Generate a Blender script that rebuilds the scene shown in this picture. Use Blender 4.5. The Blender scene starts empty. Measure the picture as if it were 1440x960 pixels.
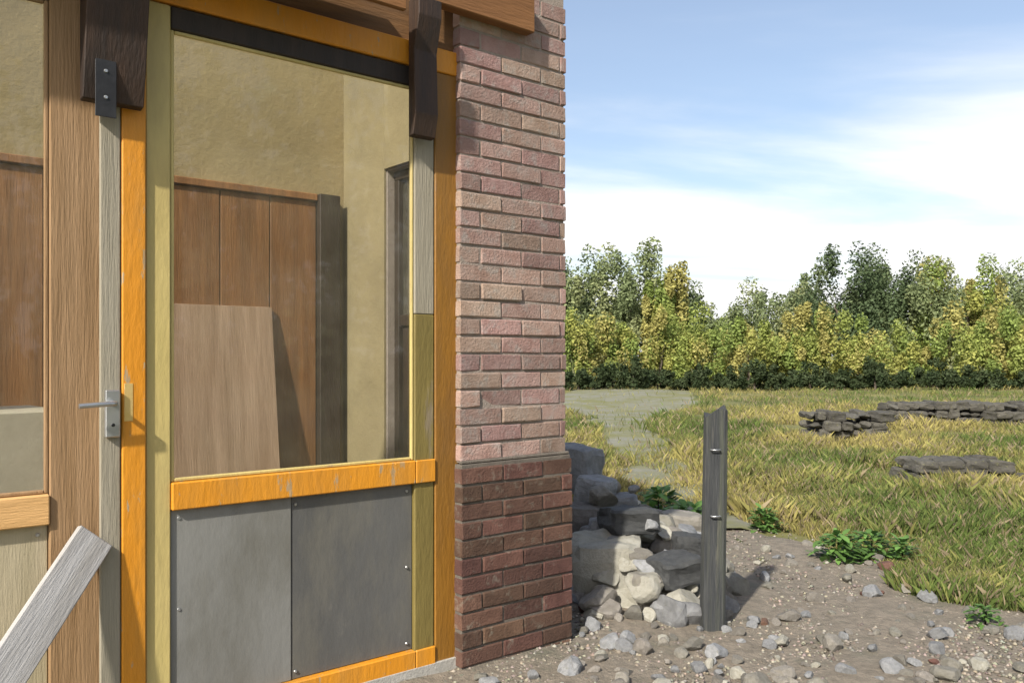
import bpy, bmesh, math, random
import numpy as np
from mathutils import Vector, Matrix, noise as mnoise
R = math.radians
random.seed(7)
rng = np.random.default_rng(7)

# ---------------------------------------------------------------- camera
S = bpy.context.scene
C = S.collection
F, CX, HZ, EYE = 1200.0, 720.0, 500.0, 1.30      # photo is 1440 x 960; focal, centre, horizon row, eye height
cam = bpy.data.cameras.new('camera'); cam.sensor_width = 36; cam.lens = 36 * F / 1440
cam.shift_y = (HZ - 480) / 1440; cam.clip_end = 3000; cam.clip_start = 0.05
co = bpy.data.objects.new('camera', cam); C.objects.link(co)
co.location = (0, 0, EYE); co.rotation_euler = (R(90), 0, 0); S.camera = co

# ---------------------------------------------------------------- light
TH = math.atan2(.636, .772)                      # direction of the facade
D = Vector((math.cos(TH), math.sin(TH), 0)); NO = Vector((math.sin(TH), -math.cos(TH), 0))
W0 = Vector((-1.17, 2.73, 0))
ELEV = R(38)
sd = Vector((-.45, -.89, 0)).normalized()         # horizontal direction to the sun: left, a little behind the camera
SUN = Vector((sd.x * math.cos(ELEV), sd.y * math.cos(ELEV), math.sin(ELEV)))
w = bpy.data.worlds.new('World'); S.world = w; w.use_nodes = True
nt = w.node_tree; nt.nodes.clear()
def N(nt, t, **k):
    n = nt.nodes.new(t)
    for a, b in k.items():
        if hasattr(n, a): setattr(n, a, b)
        else: n.inputs[a].default_value = b
    return n
out = N(nt, 'ShaderNodeOutputWorld'); bg = N(nt, 'ShaderNodeBackground'); bg.inputs[1].default_value = 0.11
sky = N(nt, 'ShaderNodeTexSky', sky_type='NISHITA', sun_disc=False, sun_elevation=ELEV,
        sun_rotation=math.atan2(SUN.x, SUN.y), air_density=1.0, dust_density=2.2, ozone_density=1.0)
tc = N(nt, 'ShaderNodeTexCoord'); sep = N(nt, 'ShaderNodeSeparateXYZ')
nt.links.new(tc.outputs['Generated'], sep.inputs[0])
def MATH(nt, op, a, b=None, clamp=False):
    m = nt.nodes.new('ShaderNodeMath'); m.operation = op; m.use_clamp = clamp
    for i, v in enumerate((a, b)):
        if v is None: continue
        if isinstance(v, (int, float)): m.inputs[i].default_value = v
        else: nt.links.new(v, m.inputs[i])
    return m.outputs[0]
# clouds: a flat layer seen in perspective (direction / height)
zz = MATH(nt, 'MAXIMUM', MATH(nt, 'ADD', sep.outputs[2], 0.10), 0.04)
px = MATH(nt, 'DIVIDE', sep.outputs[0], zz); py = MATH(nt, 'DIVIDE', sep.outputs[1], zz)
cb = N(nt, 'ShaderNodeCombineXYZ'); nt.links.new(px, cb.inputs[0]); nt.links.new(py, cb.inputs[1])
mp = N(nt, 'ShaderNodeMapping'); nt.links.new(cb.outputs[0], mp.inputs[0])
mp.inputs['Location'].default_value = (1.3, 0.4, 0); mp.inputs['Rotation'].default_value = (0, 0, R(-18)); mp.inputs['Scale'].default_value = (0.32, 0.75, 1)
n1 = N(nt, 'ShaderNodeTexNoise', **{'Scale': 0.9, 'Detail': 7.0, 'Roughness': 0.52, 'Distortion': 0.35})
nt.links.new(mp.outputs[0], n1.inputs['Vector'])
lowcov = MATH(nt, 'MULTIPLY', MATH(nt, 'MAXIMUM', MATH(nt, 'SUBTRACT', 0.255, sep.outputs[2]), -.07), 1.6)   # thicker towards the horizon, all round
cov = MATH(nt, 'ADD', n1.outputs[0], lowcov)
rp = N(nt, 'ShaderNodeValToRGB'); rp.color_ramp.elements[0].position = 0.45; rp.color_ramp.elements[1].position = 0.71
rp.color_ramp.interpolation = 'EASE'
nt.links.new(cov, rp.inputs[0])
mix = N(nt, 'ShaderNodeMix', data_type='RGBA'); veil = MATH(nt, 'ADD', MATH(nt, 'MULTIPLY', rp.outputs[0], .89), .11); nt.links.new(veil, mix.inputs[0])
nt.links.new(sky.outputs[0], mix.inputs[6]); n9 = N(nt, 'ShaderNodeTexNoise', **{'Scale': 2.2, 'Detail': 6.0, 'Roughness': 0.55}); nt.links.new(mp.outputs[0], n9.inputs['Vector']); r9 = N(nt, 'ShaderNodeValToRGB'); r9.color_ramp.elements[0].position = .3; r9.color_ramp.elements[0].color = (5.5, 5.6, 5.8, 1); r9.color_ramp.elements[1].position = .62; r9.color_ramp.elements[1].color = (6.7, 6.65, 6.6, 1); nt.links.new(n9.outputs[0], r9.inputs[0]); nt.links.new(r9.outputs[0], mix.inputs[7])
nt.links.new(mix.outputs[2], bg.inputs[0]); nt.links.new(bg.outputs[0], out.inputs[0])
sl = bpy.data.lights.new('sun', 'SUN'); sl.energy = 4.0; sl.angle = R(1.5); sl.color = (1, .94, .84)
so = bpy.data.objects.new('sun', sl); C.objects.link(so)
so.rotation_euler = (-SUN).to_track_quat('-Z', 'Y').to_euler(); so.location = SUN * 30
S.view_settings.view_transform = 'Standard'; S.view_settings.look = 'None'
S.view_settings.exposure = 0.8; S.view_settings.gamma = 1
S.cycles.max_bounces = 8; S.cycles.transparent_max_bounces = 16

# ---------------------------------------------------------------- helpers
def u_at(x, yin=0.0):
    """along-facade coordinate seen at photo column x on the plane yin metres behind the facade"""
    p0 = W0 - NO * yin; r = Vector(((x - CX) / F, 1, 0))
    t = p0.dot(NO) / r.dot(NO); return (r * t - p0).dot(D)
def depth_at(x, yin=0.0):
    p0 = W0 - NO * yin; r = Vector(((x - CX) / F, 1, 0)); return p0.dot(NO) / r.dot(NO)
def z_at(x, y, yin=0.0): return EYE + (HZ - y) / F * depth_at(x, yin)
def yin_on_side(x, u):
    """depth behind the facade where column x meets the plane at along-facade u"""
    p0 = W0 + D * u; r = Vector(((x - CX) / F, 1, 0)); t = p0.dot(D) / r.dot(D)
    return -(r * t - W0).dot(NO)
def ground_at(x, y):
    d = EYE * F / (y - HZ); return Vector(((x - CX) / F * d, d, 0))

MATS = {}
def mat(name, c1, c2, scale=6.0, rough=0.8, bump=0.25, bscale=60.0, c3=None, c3lo=0.62, c3hi=0.68, c3scale=9.0, rnd=0.0,
        stretch=(1, 1, 1), metal=0.0, attr=None, trans=0.0, spec=0.5, hue=0.0, c4=None, c4scale=1.6, c4amt=.6):
    m = bpy.data.materials.new(name); m.use_nodes = True; t = m.node_tree; L = t.links
    b = t.nodes['Principled BSDF']; b.inputs['Roughness'].default_value = rough; b.inputs['Metallic'].default_value = metal
    b.inputs['Specular IOR Level'].default_value = spec
    tc = N(t, 'ShaderNodeTexCoord'); mp = N(t, 'ShaderNodeMapping'); L.new(tc.outputs['Object'], mp.inputs[0]); mp.inputs['Scale'].default_value = stretch
    oi = N(t, 'ShaderNodeObjectInfo')
    va = N(t, 'ShaderNodeVectorMath', operation='MULTIPLY_ADD'); L.new(oi.outputs['Random'], va.inputs[0]); va.inputs[1].default_value = (37, 53, 71)
    L.new(mp.outputs[0], va.inputs[2])
    n = N(t, 'ShaderNodeTexNoise', **{'Scale': scale, 'Detail': 6.0, 'Roughness': 0.6}); L.new(va.outputs[0], n.inputs['Vector'])
    cr = N(t, 'ShaderNodeValToRGB'); cr.color_ramp.elements[0].position = .32; cr.color_ramp.elements[1].position = .68
    cr.color_ramp.elements[0].color = (*c1, 1); cr.color_ramp.elements[1].color = (*c2, 1); L.new(n.outputs[0], cr.inputs[0])
    col = cr.outputs[0]
    if attr:
        a = N(t, 'ShaderNodeAttribute', attribute_name=attr)
        mm = N(t, 'ShaderNodeMix', data_type='RGBA', blend_type='MULTIPLY'); mm.inputs[0].default_value = 1
        L.new(col, mm.inputs[6]); L.new(a.outputs[0], mm.inputs[7]); col = mm.outputs[2]
    if c3:
        n3 = N(t, 'ShaderNodeTexNoise', **{'Scale': c3scale, 'Detail': 9.0, 'Roughness': 0.68}); L.new(va.outputs[0], n3.inputs['Vector'])
        r3 = N(t, 'ShaderNodeValToRGB'); r3.color_ramp.elements[0].position = c3lo; r3.color_ramp.elements[1].position = c3hi; L.new(n3.outputs[0], r3.inputs[0])
        mx = N(t, 'ShaderNodeMix', data_type='RGBA'); L.new(r3.outputs[0], mx.inputs[0]); L.new(col, mx.inputs[6]); mx.inputs[7].default_value = (*c3, 1)
        col = mx.outputs[2]
    if c4:
        n4 = N(t, 'ShaderNodeTexNoise', **{'Scale': c4scale, 'Detail': 10.0, 'Roughness': 0.7}); L.new(va.outputs[0], n4.inputs['Vector'])
        r4 = N(t, 'ShaderNodeMapRange'); r4.inputs[1].default_value = .45; r4.inputs[2].default_value = .72; r4.inputs[4].default_value = c4amt; L.new(n4.outputs[0], r4.inputs[0])
        m4 = N(t, 'ShaderNodeMix', data_type='RGBA'); L.new(r4.outputs[0], m4.inputs[0]); L.new(col, m4.inputs[6]); m4.inputs[7].default_value = (*c4, 1); col = m4.outputs[2]
    if rnd:
        hs = N(t, 'ShaderNodeHueSaturation'); L.new(col, hs.inputs['Color'])
        mr = N(t, 'ShaderNodeMapRange'); L.new(oi.outputs['Random'], mr.inputs[0]); mr.inputs[3].default_value = 1 - rnd; mr.inputs[4].default_value = 1 + rnd
        L.new(mr.outputs[0], hs.inputs['Value'])
        if hue:
            wn = N(t, 'ShaderNodeTexWhiteNoise', noise_dimensions='1D'); L.new(oi.outputs['Random'], wn.inputs['W'])
            m2 = N(t, 'ShaderNodeMapRange'); L.new(wn.outputs[0], m2.inputs[0]); m2.inputs[3].default_value = .5 - hue; m2.inputs[4].default_value = .5 + hue
            L.new(m2.outputs[0], hs.inputs['Hue'])
        col = hs.outputs[0]
    L.new(col, b.inputs['Base Color'])
    if bump:
        n2 = N(t, 'ShaderNodeTexNoise', **{'Scale': bscale, 'Detail': 6.0, 'Roughness': 0.65}); L.new(va.outputs[0], n2.inputs['Vector'])
        bp = N(t, 'ShaderNodeBump'); bp.inputs['Strength'].default_value = bump; bp.inputs['Distance'].default_value = 0.02
        L.new(n2.outputs[0], bp.inputs['Height']); L.new(bp.outputs[0], b.inputs['Normal'])
    if trans:
        tr = N(t, 'ShaderNodeBsdfTranslucent'); L.new(col, tr.inputs[0]); ms = N(t, 'ShaderNodeMixShader'); ms.inputs[0].default_value = trans
        L.new(b.outputs[0], ms.inputs[1]); L.new(tr.outputs[0], ms.inputs[2]); L.new(ms.outputs[0], t.nodes['Material Output'].inputs[0])
    MATS[name] = m; return m

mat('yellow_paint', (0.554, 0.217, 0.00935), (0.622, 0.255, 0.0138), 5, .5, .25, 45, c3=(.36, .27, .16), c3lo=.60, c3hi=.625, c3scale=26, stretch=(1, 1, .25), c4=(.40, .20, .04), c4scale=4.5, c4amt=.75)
mat('yellow_paint_shaded', (0.2, 0.0904, 0.00864), (0.267, 0.122, 0.0106), 5, .55, .3, 45, c3=(.24, .14, .07), c3lo=.6, c3hi=.68, c3scale=10, stretch=(1, 1, .25), c4=(.13, .075, .03), c4scale=4, c4amt=.6)  # duller copy of the yellow: the right jamb's shade put into its colour
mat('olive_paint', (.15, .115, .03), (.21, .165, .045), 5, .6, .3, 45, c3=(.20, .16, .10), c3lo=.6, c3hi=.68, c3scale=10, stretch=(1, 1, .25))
mat('khaki_paint', (0.45, 0.36, 0.126), (0.522, 0.423, 0.171), 5, .55, .2, 40, c3=(.34, .25, .14), c3lo=.66, c3hi=.7, c3scale=14, stretch=(1, 1, .25), c4=(.28, .21, .09), c4scale=4, c4amt=.6)
mat('tan_rail', (.52, .30, .11), (.62, .37, .15), 9, .7, .3, 50, stretch=(.3, 3, 3))
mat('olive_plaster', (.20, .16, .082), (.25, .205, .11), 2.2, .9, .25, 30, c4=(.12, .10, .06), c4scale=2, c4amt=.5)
mat('tan_timber', (.235, .137, .058), (.345, .215, .11), 9, .75, .35, 50, stretch=(3, 3, .2), rnd=.06, c4=(.19, .12, .06), c4scale=3, c4amt=.5)
mat('grey_timber', (0.236, 0.211, 0.154), (0.291, 0.264, 0.203), 9, .8, .35, 50, stretch=(3, 3, .2))
mat('brown_panel', (0.18, 0.0771, 0.0223), (0.278, 0.127, 0.0421), 8, .6, .25, 40, stretch=(4, 4, .25), rnd=.16, c4=(.10, .055, .025), c4scale=2.2, c4amt=.65)
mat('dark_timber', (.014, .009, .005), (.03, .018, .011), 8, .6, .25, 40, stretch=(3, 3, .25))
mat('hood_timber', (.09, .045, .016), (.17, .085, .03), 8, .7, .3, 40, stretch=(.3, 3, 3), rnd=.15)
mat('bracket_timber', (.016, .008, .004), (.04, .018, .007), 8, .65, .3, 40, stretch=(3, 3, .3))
mat('fascia_timber', (0.166, 0.0708, 0.0195), (0.238, 0.107, 0.0325), 8, .7, .3, 40, stretch=(.3, 3, 3), rnd=.1)
mat('khaki_plaster', (0.273, 0.21, 0.0986), (0.322, 0.252, 0.128), 2.2, .9, .25, 30, c3=(.30, .25, .14), c3lo=.6, c3hi=.75, c3scale=3, c4=(.17, .135, .075), c4scale=1.8, c4amt=.5)
mat('grey_panel', (0.172, 0.172, 0.159), (0.219, 0.219, 0.206), 3, .55, .12, 30, c3=(.15, .145, .13), c3lo=.6, c3hi=.72, c3scale=6, stretch=(1, 1, .4), c4=(.115, .11, .09), c4scale=4.5, c4amt=.8)
mat('grey_panel_shaded', (0.0788, 0.0788, 0.075), (0.109, 0.109, 0.105), 3, .5, .12, 30, c3=(.18, .17, .15), c3lo=.62, c3hi=.74, c3scale=6, stretch=(1, 1, .4), c4=(.16, .15, .12), c4scale=4.5, c4amt=.75)  # darker copy of the grey panel, shade on the right half painted in
mat('pale_board', (0.336, 0.328, 0.32), (0.432, 0.424, 0.416), 8, .7, .3, 45, stretch=(.3, 3, 3), c4=(.20, .18, .15), c4scale=5, c4amt=.6)
mat('beige_panel', (.36, .31, .20), (.44, .38, .26), 5, .75, .25, 40, stretch=(3, 3, .3), rnd=.06)
mat('brick_pale', (.24, .148, .118), (.32, .22, .185), 14, .9, .5, 90, c3=(.31, .265, .235), c3lo=.52, c3hi=.7, c3scale=18, rnd=.26, hue=.022, c4=(.22, .19, .17), c4scale=9, c4amt=.4)
mat('brick_dark', (0.0722, 0.0342, 0.0229), (0.114, 0.0581, 0.0402), 14, .9, .5, 90, c3=(.16, .13, .10), c3lo=.56, c3hi=.7, c3scale=18, rnd=.3, hue=.018)
mat('mortar', (0.23, 0.189, 0.156), (0.294, 0.248, 0.212), 20, .95, .5, 120)
mat('mortar_dark', (.10, .085, .07), (.15, .13, .105), 20, .95, .5, 120)
mat('concrete', (.30, .29, .26), (.40, .385, .35), 5, .9, .4, 70)
mat('steel', (.42, .43, .44), (.52, .53, .54), 12, .38, .08, 80, metal=.85)
mat('brass', (.78, .55, .20), (.86, .64, .28), 12, .35, .08, 80, metal=.6)
mat('black_metal', (.02, .02, .022), (.04, .04, .042), 12, .45, .1, 80, metal=.4)
mat('stone', (0.169, 0.156, 0.134), (0.238, 0.223, 0.194), 7, .9, .6, 45, c3=(.20, .19, .15), c3lo=.56, c3hi=.68, c3scale=9, rnd=.3, hue=.02, c4=(.12, .11, .075), c4scale=4, c4amt=.6)
mat('stone_pale', (0.312, 0.299, 0.25), (0.374, 0.362, 0.312), 5, .9, .5, 40, c3=(.24, .23, .19), c3lo=.52, c3hi=.7, c3scale=8, rnd=.12, c4=(.22, .205, .15), c4scale=3, c4amt=.6)
mat('stone_grey', (0.16, 0.164, 0.168), (0.248, 0.252, 0.256), 6, .9, .5, 40, c3=(.15, .15, .12), c3lo=.56, c3hi=.7, c3scale=8, rnd=.25)
mat('stone_dark', (.03, .032, .033), (.06, .062, .062), 6, .8, .5, 40, rnd=.2)
mat('stone_wall', (0.0544, 0.0507, 0.0414), (0.0856, 0.08, 0.0673), 6, .95, .5, 30, c3=(.17, .17, .07), c3lo=.58, c3hi=.7, c3scale=7, rnd=.25)
mat('post_timber', (.022, .025, .028), (.055, .058, .06), 14, .85, .6, 40, c3=(.11, .105, .08), c3lo=.56, c3hi=.70, c3scale=7, stretch=(6, 6, .3), c4=(.10, .11, .07), c4scale=5, c4amt=.6)
mat('grass', (.62, .62, .62), (1, 1, 1), 3, .75, 0, attr='tint', trans=.3, spec=.2)
mat('leaf', (.85, .85, .85), (1, 1, 1), 2, .7, 0, attr='tint', trans=.35, spec=.25)
mat('bark', (.07, .055, .04), (.13, .105, .08), 9, .95, .5, 30, stretch=(3, 3, .4))
g = bpy.data.materials.new('glass'); g.use_nodes = True; t = g.node_tree; t.nodes.remove(t.nodes['Principled BSDF'])
fr = N(t, 'ShaderNodeFresnel'); fr.inputs[0].default_value = 1.5
tr = N(t, 'ShaderNodeBsdfTransparent'); tr.inputs[0].default_value = (.93, .94, .92, 1); gl = N(t, 'ShaderNodeBsdfGlossy'); gl.inputs['Roughness'].default_value = .03
ms = N(t, 'ShaderNodeMixShader'); ge = N(t, 'ShaderNodeNewGeometry'); sb_ = N(t, 'ShaderNodeMath', operation='SUBTRACT'); sb_.inputs[0].default_value = 1; t.links.new(ge.outputs['Backfacing'], sb_.inputs[1])
mu_ = N(t, 'ShaderNodeMath', operation='MULTIPLY'); t.links.new(fr.outputs[0], mu_.inputs[0]); t.links.new(sb_.outputs[0], mu_.inputs[1])   # the thin pane does not bend rays, so its back face must not total-reflect
t.links.new(mu_.outputs[0], ms.inputs[0]); t.links.new(tr.outputs[0], ms.inputs[1]); t.links.new(gl.outputs[0], ms.inputs[2])
df = N(t, 'ShaderNodeBsdfDiffuse'); df.inputs[0].default_value = (.5, .46, .36, 1); nz = N(t, 'ShaderNodeTexNoise', **{'Scale': 3.0, 'Detail': 8.0, 'Roughness': .7})
tcg = N(t, 'ShaderNodeTexCoord'); t.links.new(tcg.outputs['Object'], nz.inputs['Vector'])
mrg = N(t, 'ShaderNodeMapRange'); t.links.new(nz.outputs[0], mrg.inputs[0]); mrg.inputs[1].default_value = .4; mrg.inputs[2].default_value = .8; mrg.inputs[3].default_value = .02; mrg.inputs[4].default_value = .085
m2 = N(t, 'ShaderNodeMixShader'); t.links.new(mrg.outputs[0], m2.inputs[0]); t.links.new(ms.outputs[0], m2.inputs[1]); t.links.new(df.outputs[0], m2.inputs[2])
t.links.new(m2.outputs[0], t.nodes['Material Output'].inputs[0]); MATS['glass'] = g

def link(name, me, m=None, parent=None, loc=(0, 0, 0), rot=(0, 0, 0), **props):
    o = bpy.data.objects.new(name, me); C.objects.link(o); o.location = loc; o.rotation_euler = rot
    if parent: o.parent = parent
    if m and me and not me.materials: me.materials.append(MATS[m])
    for k, v in props.items(): o[k] = v
    return o
def tagged(o, label, cat, group=None):
    o['label'] = label; o['category'] = cat
    if group: o['group'] = group
    return o
def box_mesh(name, x0, x1, y0, y1, z0, z1, bev=0.004, seg=1, jitter=0.0):
    """box with chamfered edges, in its own coordinates about its centre; returns mesh and centre"""
    bm = bmesh.new(); bmesh.ops.create_cube(bm, size=1)
    sx, sy, sz = x1 - x0, y1 - y0, z1 - z0
    for v in bm.verts: v.co = Vector((v.co.x * sx, v.co.y * sy, v.co.z * sz))
    if bev: bmesh.ops.bevel(bm, geom=bm.edges[:], offset=min(bev, .3 * min(sx, sy, sz)), segments=seg, affect='EDGES')
    if jitter:
        for v in bm.verts: v.co += Vector([random.uniform(-jitter, jitter) for _ in range(3)])
    me = bpy.data.meshes.new(name); bm.to_mesh(me); bm.free()
    return me, Vector(((x0 + x1) / 2, (y0 + y1) / 2, (z0 + z1) / 2))
def box(name, m, parent, x0, x1, y0, y1, z0, z1, bev=0.004, **p):
    me, c = box_mesh(name, x0, x1, y0, y1, z0, z1, bev); return link(name, me, m, parent, c, **p)
def tube(name, m, parent, pts, r, seg=12, **p):
    cu = bpy.data.curves.new(name, 'CURVE'); cu.dimensions = '3D'; cu.bevel_depth = r; cu.bevel_resolution = 4; cu.use_fill_caps = True
    s = cu.splines.new('POLY'); s.points.add(len(pts) - 1)
    for i, q in enumerate(pts): s.points[i].co = (*q, 1)
    ob = bpy.data.objects.new('tmp', cu); me = bpy.data.meshes.new_from_object(ob); bpy.data.objects.remove(ob)
    me.name = name
    for pl in me.polygons: pl.use_smooth = True
    return link(name, me, m, parent, **p)
def raw(name, V, Fc, tint=None):
    me = bpy.data.meshes.new(name)
    V = np.asarray(V, np.float32); Fc = np.asarray(Fc, np.int32); k = Fc.shape[1]
    me.vertices.add(len(V)); me.vertices.foreach_set('co', V.ravel())
    me.loops.add(Fc.size); me.loops.foreach_set('vertex_index', Fc.ravel())
    me.polygons.add(len(Fc)); me.polygons.foreach_set('loop_start', np.arange(0, Fc.size, k, dtype=np.int32))
    try: me.polygons.foreach_set('loop_total', np.full(len(Fc), k, np.int32))
    except Exception: pass
    if tint is not None:
        a = me.attributes.new('tint', 'FLOAT_COLOR', 'POINT'); a.data.foreach_set('color', np.c_[tint, np.ones(len(tint))].astype(np.float32).ravel())
    me.update(); me.validate(); return me
def empty(name, loc=(0, 0, 0), rz=0, parent=None):
    o = bpy.data.objects.new(name, None); C.objects.link(o); o.location = loc; o.rotation_euler = (0, 0, rz); o.parent = parent; o.empty_display_size = .2
    return o

# ---------------------------------------------------------------- ground
def hgt(x, y):
    d = math.hypot(x - 3, y - 4); k = min(1, max(0, (d - 7) / 10))
    return k * .16 * mnoise.noise(Vector((x * .16, y * .16, 3))) + k * .05 * mnoise.noise(Vector((x * .6, y * .6, 9)))
xs = np.unique(np.concatenate([np.linspace(-60, 60, 121), np.linspace(-600, 600, 61)])); ys = np.unique(np.concatenate([np.linspace(-30, 70, 101), np.linspace(-300, 1500, 61)]))
V = [(x, y, hgt(x, y)) for y in ys for x in xs]; nx = len(xs)
Fq = [(j * nx + i, j * nx + i + 1, (j + 1) * nx + i + 1, (j + 1) * nx + i) for j in range(len(ys) - 1) for i in range(nx - 1)]
me = raw('ground', V, Fq)
for p in me.polygons: p.use_smooth = True
gm = bpy.data.materials.new('ground'); gm.use_nodes = True; t = gm.node_tree; b = t.nodes['Principled BSDF']; b.inputs['Roughness'].default_value = .95
tc = N(t, 'ShaderNodeTexCoord')
na = N(t, 'ShaderNodeTexNoise', **{'Scale': .5, 'Detail': 8.0, 'Roughness': .6}); nb = N(t, 'ShaderNodeTexNoise', **{'Scale': 9.0, 'Detail': 8.0, 'Roughness': .7})
for q in (na, nb): t.links.new(tc.outputs['Object'], q.inputs['Vector'])
ra = N(t, 'ShaderNodeValToRGB'); e = ra.color_ramp.elements; e[0].position = .36; e[0].color = (.085, .10, .028, 1); e[1].position = .66; e[1].color = (.26, .235, .075, 1); t.links.new(na.outputs[0], ra.inputs[0])
rb = N(t, 'ShaderNodeValToRGB'); e = rb.color_ramp.elements; e[0].position = .35; e[0].color = (.6, .6, .6, 1); e[1].position = .7; e[1].color = (1.1, 1.1, 1.1, 1); t.links.new(nb.outputs[0], rb.inputs[0])
mm = N(t, 'ShaderNodeMix', data_type='RGBA', blend_type='MULTIPLY'); mm.inputs[0].default_value = 1; t.links.new(ra.outputs[0], mm.inputs[6]); t.links.new(rb.outputs[0], mm.inputs[7])
t.links.new(mm.outputs[2], b.inputs['Base Color']); bp = N(t, 'ShaderNodeBump'); bp.inputs['Strength'].default_value = .6; bp.inputs['Distance'].default_value = .04; t.links.new(nb.outputs[0], bp.inputs['Height']); t.links.new(bp.outputs[0], b.inputs['Normal'])
MATS['ground'] = gm
ground = link('ground', me, 'ground', kind='structure')

# gravel yard in front of the building: an uneven sheet with a ragged edge
def yard_r(a):
    return 1 + .10 * math.sin(3 * a + 1) + .06 * math.sin(7 * a + .4) + .03 * math.sin(13 * a)
YC = Vector((.6, 2.6, 0))
def in_yard(x, y):
    dx, dy = (x - YC.x) / 1.95, (y - YC.y) / 5.6; a = math.atan2(dy, dx); return math.hypot(dx, dy) / yard_r(a)
V = [(YC.x, YC.y, .012)]; Fq = []
NA, NR = 72, 26
for j in range(1, NR + 1):
    for i in range(NA):
        a = 2 * math.pi * i / NA; r = j / NR * yard_r(a); x = YC.x + 1.95 * r * math.cos(a); y = YC.y + 5.6 * r * math.sin(a)
        V.append((x, y, .012 + .018 * mnoise.noise(Vector((x * 2.2, y * 2.2, 1))) * (1 if j < NR else 0) + .012 * mnoise.noise(Vector((x * 7, y * 7, 1))) - (.03 if j == NR else 0)))
for i in range(NA): Fq.append((0, 1 + i, 1 + (i + 1) % NA, 1 + (i + 1) % NA))
bmx = bmesh.new(); vs = [bmx.verts.new(v) for v in V]
for i in range(NA): bmx.faces.new((vs[0], vs[1 + i], vs[1 + (i + 1) % NA]))
for j in range(NR - 1):
    for i in range(NA):
        a0 = 1 + j * NA + i; a1 = 1 + j * NA + (i + 1) % NA; bmx.faces.new((vs[a0], vs[a0 + NA], vs[a1 + NA], vs[a1]))
for f in bmx.faces: f.smooth = True
bmesh.ops.recalc_face_normals(bmx, faces=bmx.faces[:]); me = bpy.data.meshes.new('gravel_yard'); bmx.to_mesh(me); bmx.free()
mat('gravel', (0.138, 0.118, 0.0896), (0.241, 0.204, 0.157), 22, .95, .9, 55, c3=(.13, .125, .09), c3lo=.55, c3hi=.68, c3scale=3)
yard = link('gravel_yard', me, 'gravel', kind='structure')

def path_w(y): return .38 + 1.9 * min(1, max(0, (y - 15) / 9)) ** 1.5
def path_x(y): return 1.05 + .125 * (y - 6.5) + .25 * math.sin(y * .22)
def on_path(x, y): return 6 < y < 33 and abs(x - path_x(y)) < path_w(y) + .35 * mnoise.noise(Vector((x, y, 4)))
V, Fq = [], []
for j in range(61):
    y = 6.3 + 26.7 * j / 60; c = path_x(y); wd = path_w(y) + .25 + .10 * math.sin(j * 1.3)
    for i in range(7):
        x = c + wd * (i / 3 - 1); V.append((x, y, hgt(x, y) + (.03 + .012 * mnoise.noise(Vector((x * 3, y * 3, 0))) if 0 < i < 6 else -.02)))
    if j:
        for i in range(6): a = (j - 1) * 7 + i; Fq.append((a, a + 1, a + 8, a + 7))
me = raw('path', V, Fq)
for p in me.polygons: p.use_smooth = True
mat('path_gravel', (.15, .15, .115), (.225, .22, .175), 12, .95, .7, 40, c3=(.15, .15, .06), c3lo=.42, c3hi=.58, c3scale=1.5)
link('path', me, 'path_gravel', kind='structure')
n = 9000; P = []
while len(P) < n:
    y = 1 / random.uniform(1 / 8, 1 / 3.0); x = y * random.uniform(-.08, .62)
    if in_yard(x, y) < 1.02: P.append((x, y, .008))
P = np.array(P); sz = rng.uniform(.004, .014, (n, 1, 1)); 
octa = np.array([(1, 0, 0), (0, 1, 0), (-1, 0, 0), (0, -1, 0), (0, 0, .7), (0, 0, -.7)]); of = np.array([(0, 1, 4), (1, 2, 4), (2, 3, 4), (3, 0, 4), (1, 0, 5), (2, 1, 5), (3, 2, 5), (0, 3, 5)])
V = P[:, None, :] + octa[None] * sz * rng.uniform(.6, 1.4, (n, 6, 1)); Fc = (of[None] + 6 * np.arange(n)[:, None, None]).reshape(-1, 3)
tint = np.repeat(rng.uniform(.25, .85, (n, 1)) * np.array([.42, .37, .30]) * rng.uniform(.9, 1.1, (n, 3)), 6, 0)
mat('pebble', (.8, .8, .8), (1, 1, 1), 4, .9, 0, attr='tint')
o = link('pebbles', raw('pebbles', V.reshape(-1, 3), Fc, tint), 'pebble', kind='stuff'); tagged(o, 'small loose pebbles strewn over the gravel yard', 'pebbles')

# ---------------------------------------------------------------- building
B = empty('brick_building', W0, TH); tagged(B, 'weathered brick building with orange-yellow glazed timber front and dark brick plinth', 'building')
REC = .03                                           # timber front is set back from the brick face
UC = u_at(795); UJ1 = u_at(645, REC) + .0; UB = u_at(645, 0)      # corner; right jamb outer edge; brick edge
UB = min(UB, UJ1) if False else u_at(647, 0)
ZP = z_at(713, 645); ZTOP = 2.95
UL = -2.45                                          # far left end of the building
WT = .24; DB = 1.62                                 # wall thickness, room depth
USI = UC - WT                                       # inner face of the right side wall
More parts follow.
